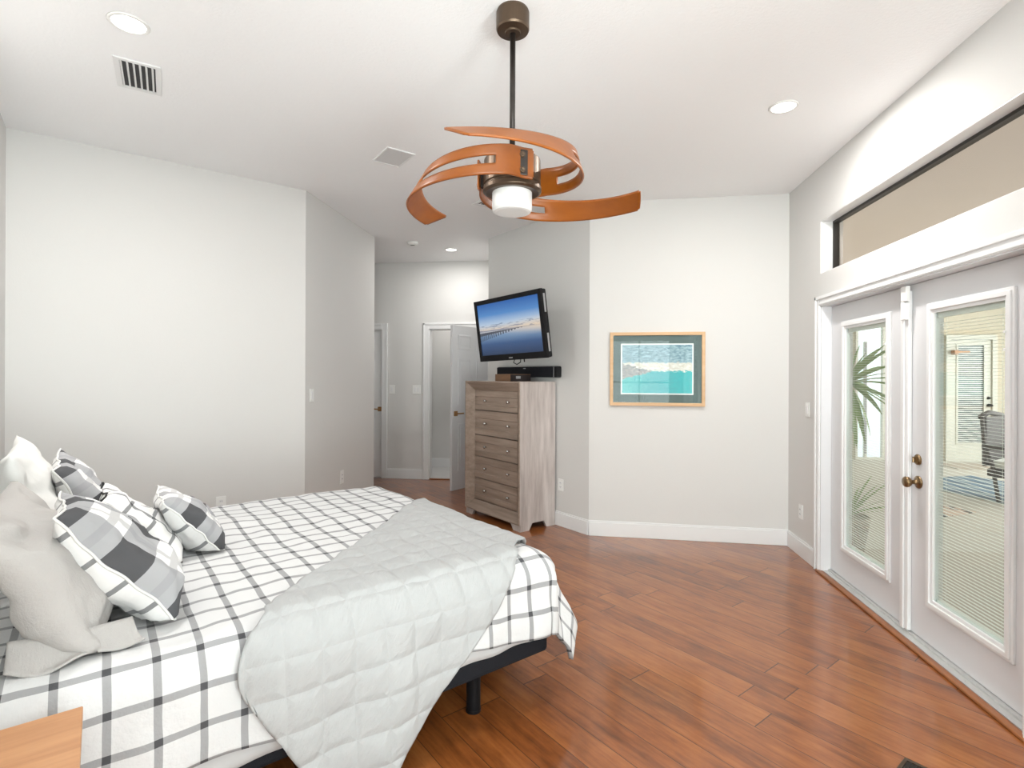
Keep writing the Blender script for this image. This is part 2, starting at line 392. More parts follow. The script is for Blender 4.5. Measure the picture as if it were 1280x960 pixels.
# ================================================================== SETTING
CZ = 3.13
A0 = (-3.783, 3.067)      # left corner (headboard wall meets left wall)
A1 = (-2.416, 4.434)      # left wall meets passage wall
A2 = (-2.416, 6.02)
B0 = (1.836, 5.005); B1 = (.082, 5.065); B2 = (-1.09, 6.237)
VF = 7.45
struct('floor', prism(nbm(), [(-4.7, -3.3), (1.84, -3.3), (1.84, 5.2), (1.84, 7.47), (-4.7, 7.47)], -.05, 0), M['floor'])
struct('ceiling', prism(nbm(), [(-4.7, -3.3), (2.0, -3.3), (2.0, 7.6), (-4.7, 7.6)], CZ, CZ + .08), M['ceiling'])
struct('wall_left', seg(nbm(), A0, A1, 0, CZ, 0, .12), M['wall'])
bm = nbm(); seg(bm, A1, A2, 0, CZ, 0, .12)
struct('wall_passage', bm, M['wall'])
struct('wall_passage_return', box(nbm(), -4.5, -2.536, 5.90, 6.02, 0, CZ), M['wall'])
struct('wall_hall_end', box(nbm(), -4.62, -4.5, 5.9, 7.6, 0, CZ), M['wall'])
struct('wall_headboard', seg(nbm(), A0, (-.2, -.516), 0, CZ, -.12, 0), M['wall'])
struct('wall_rear_side', box(nbm(), -.32, -.2, -3.12, -.516, 0, CZ), M['wall'])
# rear wall with a window opening
bm = nbm(); box(bm, -.2, .10, -3.12, -3.0, 0, CZ); box(bm, 1.6, 1.84, -3.12, -3.0, 0, CZ); box(bm, .10, 1.6, -3.12, -3.0, 0, .3); box(bm, .10, 1.6, -3.12, -3.0, 2.4, CZ)
struct('wall_rear', bm, M['wall'])
t = sempty('window_2', (.85, -3.06, 0))
bm = nbm(); frame4(bm, -.75, .75, .3, 2.4, .06, -.03, .03); box(bm, -.02, .02, -.02, .02, .36, 2.34); box(bm, -.69, .69, -.02, .02, 1.33, 1.37)
obj('window_frame', bm, M['trim'], t); obj('pane', box(nbm(), -.69, .69, -.004, .004, .36, 2.34), M['glass'], t)
# right wall with openings: french doors, transom, rear sliding window
TV0, TV1, TZ0, TZ1 = 2.435, 4.385, 2.293, 2.702
DV0, DV1, DZ = 2.455, 4.362, 2.045
SV0, SV1, SZ0, SZ1 = -2.35, .15, .2, 2.4
bm = nbm(); U0, U1 = 1.836, 2.0
box(bm, U0, U1, DV1 + .023, 5.2, 0, CZ)
box(bm, U0, U1, TV0, TV1, DZ, TZ0); box(bm, U0, U1, TV0, TV1, TZ1, CZ); box(bm, U0, U1, DV1, DV1 + .023, 0, DZ); box(bm, U0, U1, TV0, DV0, 0, DZ)
box(bm, U0, U1, SV1, TV0, 0, CZ)
box(bm, U0, U1, SV0, SV1, 0, SZ0); box(bm, U0, U1, SV0, SV1, SZ1, CZ); box(bm, U0, U1, -3.12, SV0, 0, CZ)
bmesh.ops.remove_doubles(bm, verts=bm.verts[:], dist=1e-4)
struct('wall_right', bm, M['wall'])
t = sempty('window_3', (1.94, -1.1, 0), PI / 2)
bm = nbm(); frame4(bm, -1.25, 1.25, .2, 2.4, .06, -.03, .03); box(bm, -.04, .04, -.025, .025, .26, 2.34)
obj('window_frame', bm, M['trim'], t); obj('pane', box(nbm(), -1.19, 1.19, -.004, .004, .26, 2.34), M['glass'], t)
# transom
t = sempty('window_1', (1.945, 3.41, 0), PI / 2)    # local x -> +v, local y -> -u
bm = nbm(); frame4(bm, -.975, .975, TZ0, TZ1, .022, -.02, .022); obj('window_frame', bm, M['sky_seal'], t)
obj('pane', box(nbm(), -.953, .953, -.003, .003, TZ0 + .022, TZ1 - .022), M['bronze_glass'], t)
bm = nbm(); box(bm, 1.838, 1.925, TV0, TV1, TZ1 - .004, TZ1); box(bm, 1.838, 1.925, TV1 - .004, TV1, TZ0, TZ1); box(bm, 1.838, 1.925, TV0, TV0 + .004, TZ0, TZ1); box(bm, 1.838, 1.925, TV0, TV1, TZ0, TZ0 + .004)
struct('trim_1', bm, M['trim'])

bmb = nbm(); seg(bmb, B1, B0, 0, CZ, 0, .12); struct('wall_back', bmb, M['wall'])
bmb = nbm(); seg(bmb, B2, B1, 0, CZ, 0, .12); struct('wall_corner', bmb, M['wall'])
struct('wall_corner_side', box(nbm(), -1.09, -.97, 6.25, 7.5, 0, CZ), M['wall'])
# far hall wall with two door openings
D3 = (-2.165, -1.235); D4 = (-3.75, -2.87); DH = 2.165
bm = nbm()
box(bm, -4.5, D4[0], VF, VF + .12, 0, CZ); box(bm, D4[0], D4[1], VF, VF + .12, DH, CZ); box(bm, D4[1], D3[0], VF, VF + .12, 0, CZ)
box(bm, D3[0], D3[1], VF, VF + .12, DH, CZ); box(bm, D3[1], -.9, VF, VF + .12, 0, CZ)
struct('wall_far', bm, M['wall'])
# the small room past the open hall door
struct('floor_tiles', box(nbm(), -3.2, -.6, 7.47, 8.62, -.05, .0), M['bath_tile'])
struct('wall_bath', box(nbm(), -3.2, -.6, 8.5, 8.62, 0, 2.7), M['wall'])
struct('wall_bath_left', box(nbm(), -3.2, -3.08, 7.57, 8.5, 0, 2.7), M['wall'])
struct('wall_bath_right', box(nbm(), -.72, -.6, 7.57, 8.5, 0, 2.7), M['wall'])
struct('ceiling_bath', box(nbm(), -3.2, -.6, 7.57, 8.62, 2.7, 2.78), M['ceiling'])
area('bath_ceiling_light', (-1.9, 8.0, 2.68), (-1.9, 8.0, 0), .4, .4, 7, (1, .97, .93))

def baseboard(name, p0, p1, side):
    bm = nbm(); s = side
    seg(bm, p0, p1, 0, .128, 0, .016 * s); seg(bm, p0, p1, .128, .143, 0, .009 * s)
    struct(name, bm, M['trim'], bevel=.003)
baseboard('baseboard_back', B1, B0, -1)
baseboard('baseboard_corner', B2, B1, -1)
baseboard('baseboard_right', (1.836, 4.43), (1.836, 5.005), 1)
baseboard('baseboard_right_rear', (1.836, -3.0), (1.836, 2.38), 1)
baseboard('baseboard_left', A0, A1, -1)
baseboard('baseboard_passage', A1, A2, -1)
baseboard('baseboard_headboard', A0, (-.2, -.516), 1)
baseboard('baseboard_far', (-2.785, VF), (-2.255, VF), -1)
baseboard('baseboard_bath', (-3.08, 8.5), (-.72, 8.5), -1)

# french door casing, head and jambs
bm = nbm()
for v0, v1 in ((DV1, 4.435), (2.382, DV0)):
    s = 1 if v0 > 3 else -1; inn = DV1 if s > 0 else DV0
    box(bm, 1.822, 1.836, v0, v1, 0, DZ + .073)
    a = sorted((inn + s * .048, inn + s * .073)); box(bm, 1.812, 1.822, a[0], a[1], 0, DZ + .073)
    a = sorted((inn + s * .006, inn + s * .020)); box(bm, 1.816, 1.822, a[0], a[1], 0, DZ + .02)
box(bm, 1.822, 1.836, DV0, DV1, DZ, DZ + .073); box(bm, 1.812, 1.822, DV0 - .073, DV1 + .073, DZ + .048, DZ + .073); box(bm, 1.816, 1.822, DV0 - .01, DV1 + .01, DZ + .006, DZ + .020)
struct('trim_2', bm, M['trim'], bevel=.003)
bm = nbm(); box(bm, 1.83, 1.99, DV1 - .014, DV1, .0, DZ); box(bm, 1.83, 1.99, DV0, DV0 + .014, .0, DZ); box(bm, 1.83, 1.99, DV0, DV1, DZ - .008, DZ)
struct('trim_3', bm, M['door_white'])
bm = nbm(); box(bm, 1.848, 2.02, DV0 + .014, DV1 - .014, 0, .018); box(bm, 1.885, 2.0, DV0 + .014, DV1 - .014, .018, .03)
for v in (4.15, 3.72, 3.29, 2.86, 2.58): cyl(bm, (1.868, v, .017), (1.868, v, .0195), .006, n=10)
struct('trim_4', bm, M['aluminium'], bevel=.002)
struct('trim_5', box(nbm(), 1.808, 1.848, DV0 - .02, DV1 + .03, 0, .016), M['reducer'], bevel=.006)

def lite_door(name, v0, v1, l0, l1, mz0, mz1):
    """glazed door leaf on the right wall; l0,l1 outer edges of the moulded glazing frame"""
    t = sempty(name, (1.904, (v0 + v1) / 2, 0)); c = (v0 + v1) / 2
    ow = .052
    bm = nbm(); box(bm, 0, .045, v0 - c, l0 + ow - c, .034, 2.034); box(bm, 0, .045, l1 - ow - c, v1 - c, .034, 2.034)
    box(bm, 0, .045, l0 + ow - c, l1 - ow - c, .034, mz0 + ow); box(bm, 0, .045, l0 + ow - c, l1 - ow - c, mz1 - ow, 2.034)
    obj('door_slab', bm, M['door_white'], t)
    bm = nbm()
    for (o, wd, d) in ((0, .020, .012), (.014, .024, .019), (.036, .020, .010)):
        b2 = nbm(); frame4(b2, l0 + o - c, l1 - o - c, mz0 + o, mz1 - o, wd, -d, .002)
        for v in b2.verts: v.co = Vector((v.co.y, v.co.x, v.co.z))
        me = bpy.data.meshes.new('tmp'); b2.to_mesh(me); b2.free(); bm.from_mesh(me); bpy.data.meshes.remove(me)
    obj('glazing_frame', bm, M['trim'], t, bevel=.003)
    g0, g1, gz0, gz1 = l0 + ow - c, l1 - ow - c, mz0 + ow, mz1 - ow
    obj('pane', box(nbm(), .006, .010, g0, g1, gz0, gz1), M['glass'], t)
    bm = nbm(); n = int((gz1 - gz0 - .05) / .0165)
    for i in range(n):
        z = gz0 + .018 + i * .0165
        vs = [bm.verts.new(p) for p in ((.017, g0 + .006, z + .0013), (.017, g1 - .006, z + .0013), (.0235, g1 - .006, z + .002), (.0235, g0 + .006, z + .002), (.030, g1 - .006, z + .0008), (.030, g0 + .006, z + .0008))]
        bm.faces.new((vs[0], vs[1], vs[2], vs[3])); bm.faces.new((vs[3], vs[2], vs[4], vs[5]))
    for v in (g0 + .06, g1 - .06):
        cyl(bm, (.0235, v, gz0), (.0235, v, gz1), .0009, n=6)
    box(bm, .014, .033, g0 + .003, g1 - .003, gz1 - .03, gz1)
    box(bm, .014, .033, g0 + .003, g1 - .003, gz0, gz0 + .012)
    obj('blind', bm, M['blind'], t)
    bm = nbm(); box(bm, -.012, .0, g0 - .008, g0 - .001, gz0, gz1) if False else box(bm, -.022, -.012, g0 - .016, g0 - .004, 1.62, 1.632); box(bm, -.022, -.012, g0 - .016, g0 - .004, 1.70, 1.712)
    obj('slider_tab', bm, M['plastic_white'], t)
    return t, c
d1, c1 = lite_door('door_1', 3.405, 4.345, 3.552, 4.176, .228, 1.903)
d2, c2 = lite_door('door_2', 2.472, 3.402, 2.604, 3.206, .234, 1.904)
bm = nbm(); box(bm, -.024, -.001, 3.345 - c2, 3.425 - c2, .034, 2.0); box(bm, -.034, -.024, 3.372 - c2, 3.402 - c2, .034, 1.99)
obj('astragal', bm, M['trim'], d2, bevel=.006)
bm = nbm(); lathe(bm, [(.0, -.001), (.036, -.001), (.036, -.006), (.028, -.011), (.013, -.014), (.012, -.040), (.022, -.046), (.030, -.056), (.031, -.068), (.025, -.076), (.0, -.078)], 24, (-.0, 3.285 - c2, .905), 'X')
obj('door_knob', bm, M['brass'], d2, smooth=True)
bm = nbm(); lathe(bm, [(.0, -.001), (.031, -.001), (.031, -.008), (.024, -.014), (.0, -.014)], 24, (0, 3.288 - c2, 1.032), 'X'); box(bm, -.032, -.013, 3.283 - c2, 3.293 - c2, 1.016, 1.048)
obj('deadbolt', bm, M['brass'], d2, bevel=.002)

# interior doors: 6-panel slabs
def panel_door(name, W, Hh, loc, rz, lever_side, lever_x, mat):
    t = sempty(name, loc, rz)                    # local x along the slab from the hinge, y = thickness
    bm = nbm(); box(bm, 0, W, -.0175, .0175, .01, Hh)
    obj('door_slab', bm, mat, t, bevel=.002)
    bm = nbm()
    for s in (-1, 1):
        for xa, xb in ((.11, W / 2 - .05), (W / 2 + .05, W - .11)):
            for za, zb in ((.25, .87), (1.11, 1.72), (1.84, 2.03)):
                b2 = nbm(); y0, y1 = sorted((s * .0175, s * .026)); frame4(b2, xa, xb, za, zb, .022, y0, y1); box(b2, xa + .05, xb - .05, *sorted((s * .0175, s * .022)), za + .05, zb - .05)
                me = bpy.data.meshes.new('tmp'); b2.to_mesh(me); b2.free(); bm.from_mesh(me); bpy.data.meshes.remove(me)
    obj('panel_moulding', bm, mat, t, bevel=.003)
    bm = nbm()
    for s in (-1, 1):
        y0, y1 = sorted((s * .0175, s * .028)); box(bm, lever_x - .032, lever_x + .032, y0, y1, .97, 1.035)
        cyl(bm, (lever_x, s * .028, 1.003), (lever_x, s * .065, 1.003), .010, n=12)
        xs = sorted((lever_x - .012 * lever_side, lever_x + .11 * lever_side)); y0, y1 = sorted((s * .056, s * .070)); box(bm, xs[0], xs[1], y0, y1, .994, 1.012)
    obj('door_handle', bm, M['copper'], t, bevel=.002)
    return t
panel_door('door_3', .845, 2.15, (-1.245, 7.445, 0), math.atan2(-.875, -.484), -1, .78, M['door_white'])
panel_door('door_4', .87, 2.15, (D4[0] + .005, 7.49, 0), 0, -1, .838, M['trim'])
bm = nbm()
for a, b in (D3, D4):
    box(bm, a - .085, a, VF - .018, VF, 0, DH + .085); box(bm, b, b + .085, VF - .018, VF, 0, DH + .085) if a == D4[0] else None
    box(bm, a, b + .0, VF - .018, VF, DH, DH + .085)
    box(bm, a - .085, a - .06, VF - .026, VF - .018, 0, DH + .085); box(bm, a - .085, b, VF - .026, VF - .018, DH + .06, DH + .085)
    box(bm, a, a + .012, VF, VF + .12, 0, DH); box(bm, a, b, VF, VF + .12, DH - .012, DH)
box(bm, D4[1] + .06, D4[1] + .085, VF - .026, VF - .018, 0, DH + .085)
struct('trim_6', bm, M['trim'], bevel=.002)
struct('trim_7', box(nbm(), D3[0] + .012, D3[1], 7.44, 7.49, 0, .012), M['reducer'], bevel=.004)

# ================================================================== SUNROOM beyond the french doors
struct('floor_sunroom', box(nbm(), 2.0, 9.0, 1.0, 10.6, -.06, -.01), M['sun_floor'])
struct('ceiling_sunroom', box(nbm(), 2.0, 9.0, 1.0, 10.6, 2.95, 3.05), M['sun_ceiling'])
bm = nbm()
for a, b, z0, z1 in ((2.0, 5.0, 0, 2.95), (5.0, 5.5, 2.6, 2.95), (5.5, 6.58, -.01, 2.95), (6.58, 7.28, 2.2, 2.95), (7.28, 9.0, -.01, 2.95)): box(bm, a, b, 10.5, 10.6, z0 if z0 else -.01, z1)
struct('wall_sunroom_far', bm, M['cream'])
struct('wall_sunroom_left', box(nbm(), 2.0, 2.06, 5.2, 10.5, -.01, 2.95), M['cream'])
struct('wall_sunroom_near', box(nbm(), 2.0, 9.0, .9, 1.0, -.01, 2.95), M['cream'])
t = sempty('door_5', (6.93, 10.5, 0))
bm = nbm(); frame4(bm, -.42, .42, -.01, 2.26, .085, -.03, .05); obj('door_frame', bm, M['cream_trim'], t, bevel=.004)
bm = nbm(); box(bm, -.335, -.22, -.0, .04, 0, 2.17); box(bm, .22, .335, 0, .04, 0, 2.17); box(bm, -.22, .22, 0, .04, 0, .32); box(bm, -.22, .22, 0, .04, 2.08, 2.17); frame4(bm, -.24, .24, .30, 2.10, .03, -.012, .002)
obj('door_slab', bm, M['cream_trim'], t)
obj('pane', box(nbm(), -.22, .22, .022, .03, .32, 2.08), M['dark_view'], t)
bm = nbm()
for i in range(48): box(bm, -.215, .215, .004, .02, .34 + i * .036, .352 + i * .036)
obj('blind', bm, M['blind'], t)
bm = nbm(); lathe(bm, [(0, 0), (.03, 0), (.03, -.012), (.014, -.02), (.014, -.04), (.03, -.05), (.028, -.07), (0, -.075)], 16, (.29, -.002, 1.0), 'Y'); lathe(bm, [(0, 0), (.028, 0), (.026, -.015), (0, -.018)], 16, (.29, -.002, 1.13), 'Y'); obj('door_knob', bm, M['dark_bronze'], t, smooth=True)
t = sempty('door_6', (5.25, 10.5, 0))
bm = nbm(); frame4(bm, -.25, .25, -.01, 2.6, .04, -.03, .05); box(bm, -.085, -.055, -.03, .05, .03, 2.15); obj('door_frame', bm, M['cream_trim'], t)
obj('pane', box(nbm(), -.21, .21, .005, .011, .03, 2.56), M['glass'], t)
bm = nbm(); box(bm, -.10, -.07, -.05, -.03, .1, 2.12); obj('door_stile', bm, M['grey_plastic'], t)
t = thing('door_closer', 'small brown closer arm on the glazed cream door seen through the right door leaf', 'door closer', (6.62, 10.40, 1.95))
obj('arm', box(nbm(), 0, .22, -.02, .02, -.018, .018), M['oak'], t); obj('bracket', box(nbm(), -.03, .03, -.03, .098, -.04, .04), M['oak'], t)
tag(obj('rug', box(nbm(), -.75, .75, -1.0, 1.0, 0, .012), M['rug']), 'blue grey striped rug on the sunroom floor', 'rug').location = (5.55, 7.75, -.01)
bpy.data.objects['rug'].rotation_euler.z = .35
tag(obj('doormat', box(nbm(), -.28, .28, -.20, .20, 0, .01), M['doormat']), 'small tan doormat with black checked border on the sunroom floor', 'mat').location = (4.05, 6.6, -.01)
bpy.data.objects['doormat'].rotation_euler.z = .5
tag(obj('entry_mat', box(nbm(), -.6, .6, -.3, .3, 0, .012), M['pot']), 'brown mat lying before the far glazed sunroom door', 'mat').location = (6.75, 9.9, -.01)
# wicker chair
t = thing('wicker_chair', 'dark wicker armchair with pale cushion seen through the right door leaf', 'chair', (5.30, 7.1, 0), -.9)
bm = nbm()
for sy in (-1, 1):
    tube(bm, [(-.32, sy * .33, 1.02), (-.30, sy * .33, .72), (-.22, sy * .33, .45), (-.16, sy * .33, .02)], .022, 8)
    tube(bm, [(.30, sy * .33, .62), (.27, sy * .33, .40), (.26, sy * .33, .02)], .022, 8)
    tube(bm, [(-.31, sy * .34, .66), (0, sy * .35, .66), (.31, sy * .34, .63)], .03, 8)
tube(bm, [(-.33, -.34, 1.02), (-.36, 0, 1.06), (-.33, .34, 1.02)], .03, 8)
obj('chair_frame', bm, M['wicker'], t, smooth=True)
bm = nbm(); box(bm, -.33, -.28, -.31, .31, .42, 1.02); obj('backrest', bm, M['wicker'], t, bevel=.015)
bm = nbm(); box(bm, -.28, .28, -.31, .31, .30, .40); obj('seat', bm, M['wicker'], t, bevel=.015)
bm = nbm(); box(bm, -.26, .27, -.29, .29, .402, .50); obj('cushion', bm, M['cushion'], t, bevel=.035)
# potted palm
t = thing('potted_palm', 'spiky green potted palm just outside the left glazed door leaf', 'plant', (2.32, 5.0, -.01))
obj('pot', lathe(nbm(), [(0, 0), (.13, 0), (.17, .26), (.185, .27), (.185, .30), (.16, .30), (.15, .26), (0, .26)], 28), M['pot'], t, smooth=True)
bm = nbm(); tube(bm, [(0, 0, .24), (.01, .01, .7), (-.005, 0, 1.1), (.0, 0, 1.45)], .035, 10); obj('trunk', bm, M['trunk'], t, smooth=True)
def leaf(bm, org, az, el, L, wd, droop):
    org = Vector(org); rl = rnd.uniform(-.9, .9); d = Vector((math.cos(az), math.sin(az), 0)); side = Vector((-math.sin(az) * math.cos(rl), math.cos(az) * math.cos(rl), math.sin(rl))); prev = None
    for i in range(8):
        f = i / 7; e = el - droop * f * f; p = org + d * (L * f * math.cos(el - droop * f * .6)) + Vector((0, 0, L * f * math.sin(el - droop * f * .6)))
        ww = wd * max(.06, math.sin(PI * (.12 + .88 * f)) ** .7) if f < 1 else .001
        up = Vector((0, 0, 1))
        cur = [bm.verts.new(p - side * ww), bm.verts.new(p - up * ww * .35), bm.verts.new(p + side * ww)]
        if prev:
            for q in range(2): bm.faces.new((prev[q], prev[q + 1], cur[q + 1], cur[q]))
        prev = cur
bm = nbm(); rnd = random.Random(3)
for i in range(60):
    az = rnd.uniform(0, 2 * PI); el = rnd.uniform(-1.3, 1.0); leaf(bm, (0, 0, 1.46), az, el, rnd.uniform(.42, .64), rnd.uniform(.016, .028), rnd.uniform(.1, .5))
for v in bm.verts:
    if v.co.x < -.20: v.co.x = -.20 + (v.co.x + .20) * .1
obj('fronds', bm, M['leaf'], t)
bm = nbm()
for i in range(16):
    az = rnd.uniform(-.6, 2.0); leaf(bm, (.03, .0, .30), az, rnd.uniform(.3, 1.2), rnd.uniform(.3, .5), .010, rnd.uniform(.2, .6))
obj('low_fronds', bm, M['leaf'], t)

# ================================================================== BED
BED = Matrix.Translation((A0[0], A0[1], 0)) @ Matrix.Rotation(PI / 4, 4, 'Z')     # local x = s (towards the foot), local y = -t
S0, S1, T0, T1 = .10, 2.19, 1.04, 2.965
def bed_thing(name, label, cat, loc, group=None):
    t = thing(name, label, cat, BED @ Vector(loc), PI / 4, group); return t
t = bed_thing('bed_base', 'black upholstered adjustable bed base on round legs under the plaid bed', 'bed base', (0, 0, 0))
obj('platform', box(nbm(), S0 + .01, S1, -T1 + .012, -T0 - .012, .195, .283), M['black_fabric'], t, bevel=.018)
for s, tt in ((1.83, 2.855), (.40, 2.855), (1.83, 1.15), (.40, 1.15)):
    bm = nbm(); cyl(bm, (s, -tt, .012), (s, -tt, .206), .032, n=28); cyl(bm, (s, -tt, 0), (s, -tt, .013), .034, n=28); obj('leg', bm, M['black_plastic'], t, smooth=False)
bm = nbm(); box(bm, S0 + .02, S1 - .03, -(T1 - .004), -(T0 + .004), .286, .605)
m = obj('mattress', bm, M['sheet'], bevel=.035)
m.matrix_world = BED; 
def sk(i, j):
    x = lerp(S0 + .06, S1 - .08, i / 60); zb = .286 - .045 * max(0, min(1, (1.5 - x) / .7)) + .004 * math.sin(x * 23)
    return Vector((x, -(T1 + .003 + .003 * math.sin(x * 31) * (j < 2)), lerp(zb, .42, j / 6)))
obj('sheet_edge', cloth_grid(61, 7, sk, lambda i, j: (i * .03, j * .02)), M['sheet'], m, smooth=True, solid=.005)
tag(m, 'thick mattress in a light grey fitted sheet on the black bed base', 'mattress')

# drape mapping from the unrolled cloth (S,T) onto the bed
DS1, DT1, DT0, TOP, RR = 2.11, 2.90, 1.10, .665, .115
def over(d, fl=0):
    if d <= 0: return 0, 0
    L = RR * PI / 2
    if d < L: a = d / RR; return RR * math.sin(a), RR * (1 - math.cos(a))
    return RR + (d - L) * (.07 + .30 * fl), RR + (d - L) * (.99 - .09 * fl)
def drape(S, T, off=0.0, amp=1.0):
    a = max(0, S - DS1); b = max(0, T - DT1); c = max(0, DT0 - T)
    tb = b if b else -c
    d = math.hypot(a, tb); h, dr = over(d, (a / d) ** 2 if d > 1e-9 else 0)
    dx, dy = (a / d, tb / d) if d > 1e-9 else (0, 0)
    s = min(S, DS1) + dx * (h); t_ = min(max(T, DT0), DT1) + dy * h
    z = TOP - dr
    # soft crown & wrinkles
    n1 = noise.noise(Vector((S * 2.3, T * 2.3, 1.7))) * .016 + noise.noise(Vector((S * 6, T * 5, 4.1))) * .008
    n2 = noise.noise(Vector((S * 13, T * 9, 8.0))) * .0055
    nn = (n1 + n2) * amp
    k = min(1, d / .12)
    fold = 0
    if d > 0: fold = k * (.012 * math.sin(S * 17 + T * 3) + .010 * noise.noise(Vector((S * 5, T * 5, 12.3)))) * min(1, d / .3)
    if a > .05 and tb > .05: fold += .014 * math.sin(6 * math.atan2(tb, a)) * min(1, d / .3)
    out = off + nn * k + fold
    s += dx * out; t_ += dy * out; z += (off + nn) * (1 - k) + nn * .3 * k
    return Vector((s, -t_, z))
NS, NTT = 170, 160
dS = lambda i: lerp(.06, DS1 + .44, i / (NS - 1))
dT = lambda j: lerp(DT0 - .34, DT1 + .40, j / (NTT - 1))
def dv(i, j):
    S, T = dS(i), dT(j)
    if T > DT1: T = DT1 + (T - DT1) * (1 - .11 * math.exp(-((S - 1.68) / .22) ** 2) + .02 * math.sin(S * 7))
    return drape(S, T)
bm = cloth_grid(NS, NTT, dv, lambda i, j: (dS(i), dT(j)))
o = obj('comforter', bm, M['duvet'], smooth=True, solid=.022); o.matrix_world = BED
tag(o, 'white comforter with thin grey windowpane checks draped over the bed', 'comforter')

# quilt thrown diagonally over the near foot corner, folded double
C0 = Vector((.80, 3.04)); e1 = Vector((.72, -.694)); e2 = Vector((.516, .857)); QW, QL = .765, 2.35
def quilt(name, a0, a1, b0, b1, off, rr, n1, n2):
    def ab(i, j):
        a = lerp(a0, a1, i / (n1 - 1)); f = j / (n2 - 1)
        ins = rr - math.sqrt(max(0, rr * rr - max(0, rr - (a - a0)) ** 2))
        return a, lerp(b0 + ins, b1 - ins, f)
    def st(i, j): a, b = ab(i, j); p = C0 + e1 * a + e2 * b; return p.x, p.y
    def fn(i, j):
        S, T = st(i, j); a, b = ab(i, j); r = drape(S, T, off)
        r.z += .004 * noise.noise(Vector((a * 9, b * 9, 3))) + .003 * noise.noise(Vector((a * 24, b * 14, 6)))
        puff = (abs(math.sin(PI * (S / .115 + .5))) * abs(math.sin(PI * (T / .115 + .5)))) ** .5 * .007
        if T > DT1 + .07: r.y -= puff
        elif S > DS1 + .07: r.x += puff
        else: r.z += puff
        return r
    bm = cloth_grid(n1, n2, fn, lambda i, j: st(i, j)); return bm
o = obj('quilt', quilt('q', 0, QL, 0, QW, .034, .12, 230, 80), M['quilt'], smooth=True, solid=.012); o.matrix_world = BED
tag(o, 'light grey quilted coverlet thrown diagonally across the foot of the bed', 'quilt')
u_ = obj('folded_layer', quilt('q', .025, QL, .015, QW - .02, .020, .12, 160, 50), M['quilt'], parent=o, smooth=True, solid=.010)

# ---- pillows
def pillow(name, label, Wd, Hh, Th, pos, tilt, mats, seed, yaw=0, roll=0, cat='pillow', group=None, wr=1.0, piping=None, sag=.25, uvo=(0, 0), fold=0.0):
    """pos = (s, t, z) of the bottom edge centre; leans back by tilt (rad from horizontal)"""
    N = 44; bm = nbm(); uvl = bm.loops.layers.uv.new('UVMap')
    def pt(i, j, side):
        x = -1 + 2 * i / N; y = -1 + 2 * j / N
        X = x * Wd / 2 * (1 - .07 * (1 - y * y)) ; Y = y * Hh / 2 * (1 - .07 * (1 - x * x))
        ed = max(0, (1 - abs(x) ** 2.3)) * max(0, (1 - abs(y) ** 2.3))
        th = Th / 2 * ed ** .42 * (1 + sag * -y * .8)
        n = noise.noise(Vector((x * 2.1 + seed, y * 2.1, side * 3.3))) * .020 + noise.noise(Vector((x * 5 + seed, y * 5, side * 3.3 + 7))) * .010
        # creases fanning from the corners
        n += fold * math.sin(8 * x + 2.5 * math.sin(2 * y + seed)) * (1 - .5 * (y + 1) / 2)
        r = min(math.hypot(abs(x) - 1, abs(y) - 1), 1); ang = math.atan2(1 - abs(y), 1 - abs(x))
        n += .010 * math.sin(ang * 9 + seed) * max(0, 1 - r * 1.4) * min(1, ed * 6)
        z = side * (th + n * wr * min(1, ed * 3))
        rim = noise.noise(Vector((x * 3 + seed * 2, y * 3, 5))) * .012 * max(abs(x), abs(y)) ** 3
        return Vector((X, Y + Hh / 2, z + rim + .03 * wr * noise.noise(Vector((x * 1.2, y * 1.2 + seed, 2)))))
    rimv = {}
    for side in (1, -1):
        V = []
        for i in range(N + 1):
            row = []
            for j in range(N + 1):
                e = i in (0, N) or j in (0, N)
                if e:
                    if (i, j) not in rimv: rimv[i, j] = bm.verts.new(pt(i, j, 0))
                    row.append(rimv[i, j])
                else: row.append(bm.verts.new(pt(i, j, side)))
            V.append(row)
        for i in range(N):
            for j in range(N):
                idx = ((i, j), (i + 1, j), (i + 1, j + 1), (i, j + 1)); idx = idx if side > 0 else idx[::-1]
                f = bm.faces.new([V[a][b] for a, b in idx]); f.material_index = 0 if side > 0 else len(mats) - 1
                for l, (a, b) in zip(f.loops, idx): l[uvl].uv = (a / N * Wd + uvo[0], b / N * Hh + uvo[1])
    if piping:
        loop = [(i, 0) for i in range(N)] + [(N, j) for j in range(N)] + [(i, N) for i in range(N, 0, -1)] + [(0, j) for j in range(N, 0, -1)]
        pts = [rimv[k].co.copy() for k in loop]; pts.append(pts[0])
    o = obj(name, bm, mats, smooth=True)
    if piping:
        pb = nbm(); tube(pb, pts, .0045, 6); obj('piping', pb, piping, o, smooth=True)
    L = Matrix.Translation((pos[0], -pos[1], pos[2])) @ Matrix.Rotation(yaw, 4, 'Z')
    c, s = math.cos(tilt), math.sin(tilt)
    B = Matrix(((0, -c, s, 0), (1, 0, 0, 0), (0, s, c, 0), (0, 0, 0, 1)))
    W = BED @ L @ B @ Matrix.Rotation(roll, 4, 'Z'); Wi = W.inverted(); o.matrix_world = W
    for q in [o] + list(o.children):
        for v in q.data.vertices:
            p = W @ v.co
            if p.z < REST: p.z = REST + (p.z - REST) * .04 + .004; v.co = Wi @ p
    return tag(o, label, cat, group or ('check cushions on the bed' if cat == 'cushion' else 'pillows at the head of the bed'))
PZ = .676; REST = .688
lin = pillow('pillow', 'rumpled beige grey linen pillow at the near head corner of the bed', .74, .50, .21, (.50, 2.52, PZ), .98, [M['linen']], 1.3, wr=1.5, sag=.2, fold=.011)
